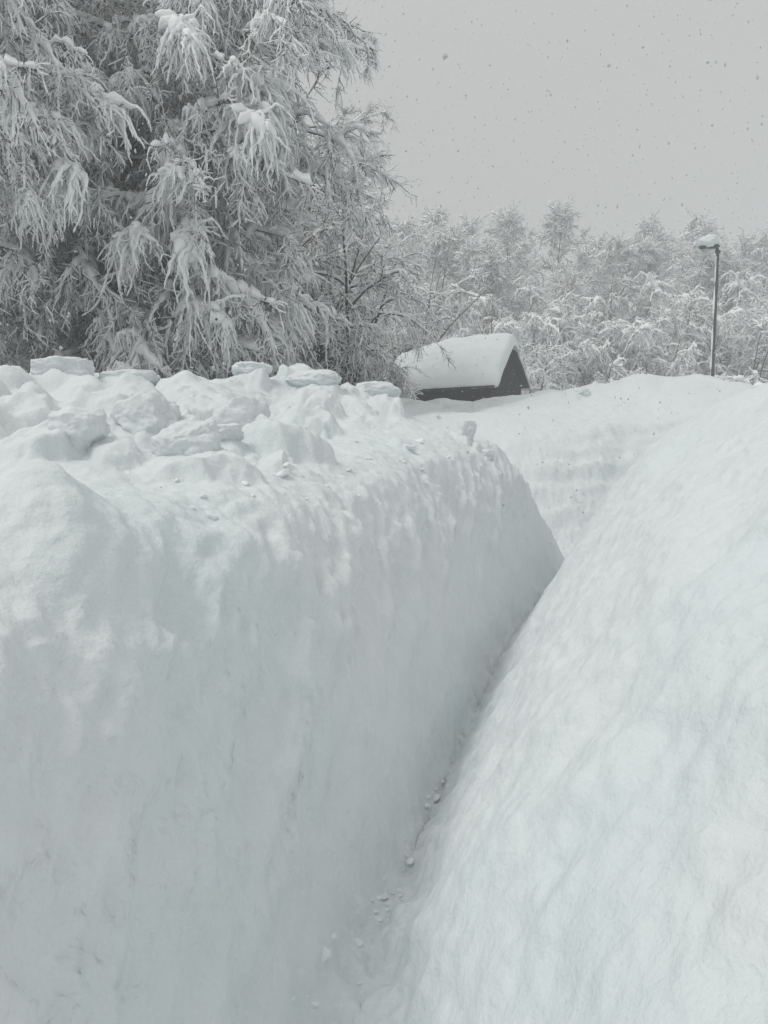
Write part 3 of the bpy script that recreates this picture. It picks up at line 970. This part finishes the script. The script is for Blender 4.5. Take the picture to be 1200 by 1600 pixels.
# the tree at the frame's edge whose heavy sprays hang into view
edge = near_tree('snowy_tree', 8, [((0, 0, 0), (.02, .02, 1), 8.6, .14), ((.1, .1, 0), (.25, -.05, 1), 7.6, .1)],
                 40, 3.4, 7.5, lambda z: np.interp(z, [1, 4, 7], [2.0, 1.9, 1.5]), lambda r, n: r.uniform(-1.2, .9, n), 75,
                 lambda E: np.ones(len(E)), LIMBS_LOW, LIMBS_LOW, 9)
place(edge, -165, 9.6)
tag(edge, 'nearer snow-laden tree at the left edge with heavy white sprays hanging down', 'tree')

# thinner dark-stemmed trees behind, sheltered and less white
dark1 = near_tree('bare_tree', 12, [((0, 0, 0), (.08, 0, 1), 9.5, .12), ((.3, .2, 0), (-.10, .05, 1), 9, .1), ((-.5, .3, 0), (-.2, 0, 1), 8.5, .09)],
                  105, .4, 8.5, lambda z: np.interp(z, [1, 4, 8], [2.8, 2.6, 1.8]), lambda r, n: r.uniform(0, 6.28, n), 10,
                  lambda E: np.ones(len(E)), LIMBS_DIM, LIMBS_TOP, 7.5)
place(dark1, 45, 17)
GD = 'sheltered trees behind the huge drooping tree'
tag(dark1, 'dark-stemmed bare tree showing its trunks behind the left edge tree', 'tree', GD)
dark2 = copy_tree(dark1); place(dark2, 160, 20.5, 2.1, 1.05)
tag(dark2, 'bare grey tree half hidden behind the left side of the huge tree', 'tree', GD)
dark3 = copy_tree(dark1); place(dark3, 420, 19.5, 4.0, .85)
tag(dark3, 'bare grey tree half hidden behind the right side of the huge tree', 'tree', GD)
dark4 = copy_tree(dark1); place(dark4, -70, 19, 5.2, 1.0)
tag(dark4, 'bare grey tree at the very edge, left of the dark stems', 'tree', GD)

# middle distance: fountains of frosted twigs
def fountain_stems(seed, h, r0=.05):
    r = np.random.RandomState(seed)
    st = []
    for k in range(6):
        a = k * 1.05 + r.uniform(-.3, .3)
        ln = r.uniform(.12, .45)
        st.append(((.15 * math.cos(a), .15 * math.sin(a), 0), (ln * math.cos(a), ln * math.sin(a), 1), h * r.uniform(.8, 1.1), r0, .35))
    return st


def fountain(seed, h, n_limb, heavy=1.0, mops=34):
    return snowy_tree('frosted_tree', seed, fountain_stems(seed, h), n_limb, lambda z: np.interp(z, [.3, h * .5, h], [1.5, 1.5, .8]), (.2, .9), 8, (.4, 1.0), 14, (.14, .38),
                      (1.1, 1.1, .8), .009, .018, .3, h, mops=mops, fine=3, heavy=heavy * 1.1, limb_r=.03, sub=0, spray_n=14, mop_len=(.25, .6), white_share=.82, pad=.055)


def tall(seed, h, n_limb, el=(.65, 1.15)):
    r = np.random.RandomState(seed)
    st = [((0, 0, 0), (r.uniform(-.06, .06), r.uniform(-.06, .06), 1), h, .11, 0.0)]
    if seed % 2: st.append(((.3, .2, 0), (r.uniform(-.12, .12), r.uniform(-.1, .1), 1), h * .85, .09, .1))
    return snowy_tree('frosted_tree', seed, st, n_limb, lambda z: np.interp(z, [.5, h * .4, h * .8, h], [2.6, 2.7, 1.7, .5]), el, 8, (.5, 1.2), 13, (.18, .5),
                      (.45, .45, .3), .012, .026, .6, h * .97, fine=3, limb_r=.03, heavy=1.15, sub=0, white_share=.8, pad=.05)


WOOD = 'frosted trees of the misty wood'
mid = snowy_tree('frosted_tree', 29, fountain_stems(29, 4.8, .06), 44, lambda z: np.interp(z, [.3, 2.5, 5], [1.9, 1.8, 1.0]), (.15, .9), 9, (.4, 1.0), 15, (.1, .32),
                 (1.0, 1.1, .8), .0058, .0115, .2, 4.8, mops=16, limb_r=.03, heavy=.9, mop_len=(.25, .6))
place(mid, 535, 16.5, .3, 1.0)
tag(mid, 'snow-feathered tree drooping left of the shed roof, against the huge tree', 'tree')
mid2 = copy_tree(mid); place(mid2, 630, 28.5, 2.3, 1.15)
tag(mid2, 'frosted tree peeping out over the left end of the shed roof', 'tree')
mid3 = copy_tree(mid); place(mid3, 470, 17.5, 4.1, .95)
tag(mid3, 'frosted tree filling the foot of the huge tree on its shed side', 'tree')
fA, fB, fC = fountain(31, 4.6, 34), fountain(32, 5.2, 36), fountain(35, 3.6, 30, 1.2, 46)
tA, tB, tC = tall(41, 11.5, 50), tall(42, 12.5, 48), tall(43, 10.5, 52, (.3, .8))
place(fC, 740, 33, 2.0, 1.0)
tag(fC, 'white mop-headed small tree rising behind the shed ridge', 'tree')
place(tB, 1042, 44, .4, .82)
tag(tB, 'tallest frosted tree of the wood, feathery and pointed, near the lamp post', 'tree')
rg = np.random.RandomState(77)
def more(src, px, Y, rz, sc, label, group=WOOD):
    c = copy_tree(src); place(c, px, Y, rz, sc)
    tag(c, label, 'tree', group)
L_SH = 'snow-bent bushy tree in the front row between shed and lamp post'
place(fA, 880, 33, 1.0, 1.0)
tag(fA, L_SH, 'tree', 'snow-bent trees between shed and lamp post')
place(fB, 690, 36, 2.0, 1.1)
tag(fB, 'frosted bushy tree close behind the snowy shed roof', 'tree', 'frosted trees behind the shed')
for px, Y, sc, src in ((835, 32, .85, fB), (930, 32, .95, fC), (965, 35, 1.15, fB), (1010, 33, 1.0, fA), (1060, 34, 1.1, fC), (1090, 37, 1.2, fB), (905, 38, 1.2, fC)):
    more(src, px, Y, rg.uniform(0, 6), sc, L_SH, 'snow-bent trees between shed and lamp post')
for px, Y, sc, src in ((1150, 33, 1.1, fA), (1190, 36, 1.2, fB), (1240, 33, 1.1, fC), (1170, 41, 1.35, fA)):
    more(src, px, Y, rg.uniform(0, 6), sc, 'snow-bent bushy tree right of the lamp post', 'snow-bent trees beyond the lamp post')
for px, Y, sc, src in ((715, 40, 1.3, fA), (780, 38, 1.2, fB), (660, 31, 1.1, fC), (620, 34, 1.3, fA)):
    more(src, px, Y, rg.uniform(0, 6), sc, 'frosted bushy tree close behind the snowy shed roof', 'frosted trees behind the shed')
for k, px in enumerate(np.linspace(520, 1290, 40)):
    src = (tA, tB, tC)[k % 3]
    Y = (50, 57, 46, 63)[k % 4] + rg.uniform(-3, 3)
    zone_ = ('left of the shed roof' if px < 640 else 'behind the shed' if px < 830 else 'between shed and pointed tree' if px < 1000 else
             'between pointed tree and lamp post' if px < 1110 else 'right of the lamp post')
    more(src, px + rg.uniform(-14, 14), Y, rg.uniform(0, 6), rg.uniform(.85, 1.08) * Y / 51, 'thin tall misty tree ' + zone_)
for k, px in enumerate((-60, 60, 170, 300, 400, 500)):
    more((tA, tB, tC)[k % 3], px, 33 + 3 * (k % 3), rg.uniform(0, 6), 1.0, 'tall grey tree seen only through gaps of the huge tree', 'trees seen through the huge tree')
place(tA, 860, 48, 1.0, .86); tag(tA, 'thin leaning tall tree above the front row, between shed and pointed tree', 'tree', WOOD)
place(tC, 760, 46, 2.0, .86); tag(tC, 'thin tall tree standing in the mist right behind the shed ridge', 'tree', WOOD)

ORD = ('first', 'second', 'third', 'fourth', 'fifth', 'sixth', 'seventh', 'eighth', 'ninth', 'tenth')
by_label = {}
for o in bpy.data.objects:
    if o.parent is None and o.get('category') == 'tree': by_label.setdefault(o['label'], []).append(o)
for lb, os_ in by_label.items():
    if len(os_) < 2: continue
    for q, o in enumerate(sorted(os_, key=lambda o: o.location.x / o.location.y)):
        o['label'] = ORD[q] + ' from the left, ' + lb

# sapling by the gable and the small snow-smothered bush
sap = snowy_tree('sapling', 51, [((0, 0, 0), (.1, 0, 1), 2.6, .035, 0), ((.05, 0, 0), (.35, .1, 1), 2.2, .03, .1), ((0, .05, 0), (-.25, 0, 1), 2.0, .025, .1)],
                 16, lambda z: np.full(z.shape, .8), (.5, 1.0), 5, (.3, .6), 6, (.15, .4), (.5, .6, .6), .006, .011, .5, 2.6, fine=4, limb_r=.015)
place(sap, 833, 27, 0, 1.1)
tag(sap, 'slender bare sapling standing beside the dark gable of the shed', 'sapling')
bush = snowy_tree('snowy_bush', 53, [((.2 * math.cos(a), .2 * math.sin(a), 0), (.5 * math.cos(a), .5 * math.sin(a), 1), 1.5, .03, .6) for a in (0, 1.3, 2.5, 3.8, 5.1)],
                  18, lambda z: np.full(z.shape, .6), (.2, .8), 4, (.2, .5), 5, (.15, .3), (1, 1, 1), .006, .014, .3, 1.5, fine=4, limb_r=.015, mops=30, heavy=1.5, mop_len=(.2, .5))
place(bush, 1160, 22, 0, 1.0)
tag(bush, 'small bush smothered in a lump of snow right of the lamp post', 'bush')


# ------------------------------------------------------------------ shed
def box_me(name, lo, hi):
    bm = bmesh.new()
    bmesh.ops.create_cube(bm, size=1)
    lo, hi = Vector(lo), Vector(hi)
    for v in bm.verts:
        v.co = Vector((lo[i] + (v.co[i] + .5) * (hi[i] - lo[i]) for i in range(3)))
    bmesh.ops.bevel(bm, geom=bm.edges[:], offset=min(.008, .2 * min(hi - lo)), segments=1, affect='EDGES')
    me = bpy.data.meshes.new(name); bm.to_mesh(me); bm.free()
    return me


SW, SLN, EAVE, RISE = 2.9, 3.2, 2.42, 1.2          # gable width, length, eave height, ridge rise
c0 = at(772, 598, 22.0)
yaw = R(180 - 27)                                   # local +X runs along the side wall, to the left and back
shed = empty('shed', (c0[0], c0[1], 0))
shed.rotation_euler = (0, R(2.2), yaw)          # it leans a little under its load
tag(shed, 'dark wooden shed buried to its eaves with deep snow on the roof', 'shed')
# local frame: x 0..SLN along the eave, y 0..-SW back across the gable
wall = obj('side_wall', box_me('side_wall', (.02, -.10, 0), (SLN, -.04, EAVE - .02)), M_WOOD, shed)
for k in range(int(EAVE / .16)):
    obj('board', box_me('board', (.01, -.04, k * .16), (SLN, -.012 - .006 * (k % 2), k * .16 + .152)), M_WOOD, wall)
obj('back_wall', box_me('back_wall', (.02, -SW + .04, 0), (SLN, -SW + .1, EAVE - .02)), M_WOOD, shed)
obj('end_wall', box_me('end_wall', (SLN - .06, -SW + .1, 0), (SLN, -.1, EAVE)), M_WOOD, shed)
bm = bmesh.new()
for x in (.02, .06):
    for y, z in ((-.1, 0), (-SW + .1, 0), (-SW + .1, EAVE), (-SW / 2, EAVE + RISE - .06), (-.1, EAVE)): bm.verts.new((x, y, z))
bm.verts.ensure_lookup_table()
bm.faces.new(bm.verts[:5]); bm.faces.new(list(bm.verts[5:])[::-1])
for i in range(5): bm.faces.new((bm.verts[i], bm.verts[5 + i], bm.verts[5 + (i + 1) % 5], bm.verts[(i + 1) % 5]))
bmesh.ops.recalc_face_normals(bm, faces=bm.faces)
me = bpy.data.meshes.new('gable_wall'); bm.to_mesh(me); bm.free()
gable = obj('gable_wall', me, M_WOOD, shed)
nb = 14
for k in range(nb):                                 # upright gable boards
    y0, y1 = -.04 - k * (SW - .08) / nb, -.04 - (k + 1) * (SW - .08) / nb + .008
    ztop = EAVE - .04 + RISE * (1 - abs((y0 + y1) / 2 + SW / 2) / (SW / 2))
    obj('board', box_me('board', (-.004 * (k % 2), y1, 0), (.018, y0, ztop)), M_WOOD, gable)
sl = math.hypot(SW / 2 + .18, RISE * (SW / 2 + .18) / (SW / 2))
for sg in (0, 1):                                   # two roof sheets
    bm = bmesh.new()
    bmesh.ops.create_cube(bm, size=1)
    for v in bm.verts:
        f = v.co.y + .5
        v.co = Vector((-.22 + (v.co.x + .5) * (SLN + .44), 0, v.co.z * .05))
        yy = -SW / 2 + (SW / 2 + .18) * f * (1 if sg == 0 else -1)
        v.co.y = yy
        v.co.z += EAVE + RISE - RISE * (SW / 2 + .18) / (SW / 2) * f + .02
    bmesh.ops.recalc_face_normals(bm, faces=bm.faces)
    me = bpy.data.meshes.new('roof'); bm.to_mesh(me); bm.free()
    obj('roof', me, M_ROOF, shed)
ez = EAVE - RISE * .18 / (SW / 2)
obj('fascia', box_me('fascia', (-.2, .183, ez - .11), (SLN + .2, .205, ez + .02)), M_WOOD, shed)
obj('gutter', box_me('gutter', (-.18, .207, ez - .05), (SLN + .18, .27, ez + .0)), M_ROOF, shed)
# thick snow on the roof: a loaf that overhangs the edges
nu, nv = 60, 48
U, W = np.meshgrid(np.linspace(0, 1, nu), np.linspace(-1, 1, nv))
xx = -.27 + U * (SLN + .6)
yy = W * (SW / 2 + .24)
yy = yy * (1 + .03 * pn(xx * 1.7, 0.5, 3.0) + .015 * pn(xx * 5, 0.5, 3.0))
xx = xx + .05 * (pn(yy * 2.3, 4.0, 1.0)) * np.where(U < .5, 1, -1) * np.abs(U * 2 - 1) ** 3
top = EAVE + RISE - RISE / (SW / 2) * np.sqrt(yy ** 2 + .03) + .06
edge_ = np.clip(1 - np.abs(W) ** 8, 0, 1) ** .5 * np.clip(1 - np.abs(U * 2 - 1) ** 14, 0, 1) ** .5
th = (.36 - .05 * U) * edge_ * (1 + .22 * fbm(xx * 1.2, yy * 1.2, 2.0, 5, .6))
drop = .32 * sstep(U, .45, 1.0) * np.clip(1 - np.abs(W), 0, 1)
Z1 = top + th - drop
Z0 = top - .015 - .05 * (1 - edge_)
n1 = nu * nv
SV = np.vstack([np.stack([xx, yy - SW / 2, Z1], -1).reshape(-1, 3), np.stack([xx, yy - SW / 2, np.minimum(Z0, Z1 - .005)], -1).reshape(-1, 3)])
q = (np.arange(nv - 1)[:, None] * nu + np.arange(nu - 1)[None]).ravel()
ft = np.stack([q, q + 1, q + nu + 1, q + nu], 1)
fb = ft[:, ::-1] + n1
rim = list(range(nu)) + [nu * k + nu - 1 for k in range(1, nv)] + [nu * (nv - 1) + k for k in range(nu - 2, -1, -1)] + [nu * k for k in range(nv - 2, 0, -1)]
rim = np.array(rim); r2 = np.roll(rim, -1)
fs = np.stack([rim, rim + n1, r2 + n1, r2], 1)
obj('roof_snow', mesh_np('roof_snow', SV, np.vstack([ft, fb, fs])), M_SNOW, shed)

# ------------------------------------------------------------------ lamp post
LY = 22.5
b = at(1113, 585, LY); tpt = at(1121.5, 392, LY)
gz = ground_z(b[0], LY)
post = empty('street_lamp', (b[0], LY, gz - .2))
tag(post, 'tall thin dark street lamp with a dome of snow on its head', 'street lamp')
ph = tpt[2] - gz + .2
tp = Tubes(14)
zz = np.array([0, 1.2, 1.25, ph * .6, ph])
leanx = tpt[0] - b[0]
lx = leanx * np.clip((zz - .2) / (ph - .2), 0, 1)
tp.add(np.stack([lx, 0 * zz, zz], -1)[None], np.array([.075, .075, .062, .054, .046])[None])
tp.build('pole', M_POLE, post)
tx = leanx
ta = Tubes(10)
ta.add(np.array([[(tx, 0, ph - .05), (tx - .02, 0, ph + .07), (tx - .1, 0, ph + .11), (tx - .2, 0, ph + .12)]]), np.array([[.05, .045, .04, .035]]))
ta.build('arm', M_POLE, post)
sp_ = Tubes(6)                                       # strip of snow added to imitate the highlight down the pole's left side
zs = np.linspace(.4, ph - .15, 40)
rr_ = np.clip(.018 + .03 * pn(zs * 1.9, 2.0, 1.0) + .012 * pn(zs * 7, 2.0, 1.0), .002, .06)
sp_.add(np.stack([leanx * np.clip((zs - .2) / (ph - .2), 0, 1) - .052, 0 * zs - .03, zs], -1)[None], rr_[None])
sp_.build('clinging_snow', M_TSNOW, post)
obj('bracket', box_me('bracket', (tx - .07, -.035, ph - .06), (tx + .07, .035, ph + .015)), M_LAMP, post)
u = np.linspace(0, 1, 9)
th_ = Tubes(12)
hp = np.stack([tx + .06 - u * .60, 0 * u, ph + .13 + .03 * np.sin(u * math.pi) - .05 * u], -1)[None]
th_.add(hp, (np.array([.01, .06, .075, .085, .095, .1, .1, .085, .01]))[None])
head = th_.build('lamp_head', M_LAMP, post)
gl = Tubes(12)
u5 = np.linspace(0, 1, 5)
gl.add(np.stack([tx - .2 - u5 * .3, 0 * u5, ph + .055 - .03 * u5], -1)[None], np.array([[.01, .06, .07, .06, .01]]))
gl.build('lens', M_GLASS, head)
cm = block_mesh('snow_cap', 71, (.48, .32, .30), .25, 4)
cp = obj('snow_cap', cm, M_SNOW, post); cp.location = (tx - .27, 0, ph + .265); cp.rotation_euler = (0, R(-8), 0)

# ------------------------------------------------------------------ falling snow
rg = np.random.RandomState(21)
oct_v = np.array([(1, 0, 0), (-1, 0, 0), (0, 1, 0), (0, -1, 0), (0, 0, 1), (0, 0, -1)], float)
oct_f = np.array([(0, 2, 4), (2, 1, 4), (1, 3, 4), (3, 0, 4), (2, 0, 5), (1, 2, 5), (3, 1, 5), (0, 3, 5)])
NF = 17000
FY = rg.uniform(5.0, 26, NF)
FX = rg.uniform(-.75, .75, NF) * FY * 1.0
FZ = rg.uniform(-.4, 1.0, NF) * FY * .75 + CAM_Z
big_flake = at(695, 88, 2.4)
FX[0], FY[0], FZ[0] = big_flake
keep = FZ > height(FX, FY, False) + .08
FX, FY, FZ = FX[keep], FY[keep], FZ[keep]
nf = len(FX)
fr_ = rg.uniform(.003, .008, nf) * np.where(rg.uniform(size=nf) < .12, 1.6, 1)
fr_[0] = .0085
vv = oct_v[None] * (fr_[:, None, None] * rg.uniform(.6, 1.5, (nf, 6, 1))) * np.array([1, 1, 1.3])
vv = vv + rg.normal(size=(nf, 6, 3)) * fr_[:, None, None] * .25 + np.stack([FX, FY, FZ], -1)[:, None]
ff = oct_f[None] + (np.arange(nf) * 6)[:, None, None]
snowfall = obj('falling_snow', mesh_np('falling_snow', vv.reshape(-1, 3), ff.reshape(-1, 3), False), M_FLAKE)
tag(snowfall, 'snowflakes falling through the air in front of trees and sky', kind='stuff')

# ------------------------------------------------------------------ the air
hm, nt, pb = new_mat('snowy_air')
nt.nodes.remove(pb)
pv = nt.nodes.new('ShaderNodeVolumePrincipled')
pv.inputs['Color'].default_value = (0.94, 0.96, 0.965, 1)
pv.inputs['Density'].default_value = 0.0075
pv.inputs['Anisotropy'].default_value = 0.1
nt.links.new(pv.outputs[0], nt.nodes['Material Output'].inputs['Volume'])
bmh = bmesh.new()
bmesh.ops.create_cube(bmh, size=1)
for v in bmh.verts:
    v.co = Vector((v.co.x * 340, 80 + v.co.y * 280, -1.8 + (v.co.z + .5) * 20.5))
me = bpy.data.meshes.new('haze'); bmh.to_mesh(me); bmh.free()
tag(obj('haze', me, hm), 'pale air thick with falling snow', kind='stuff')
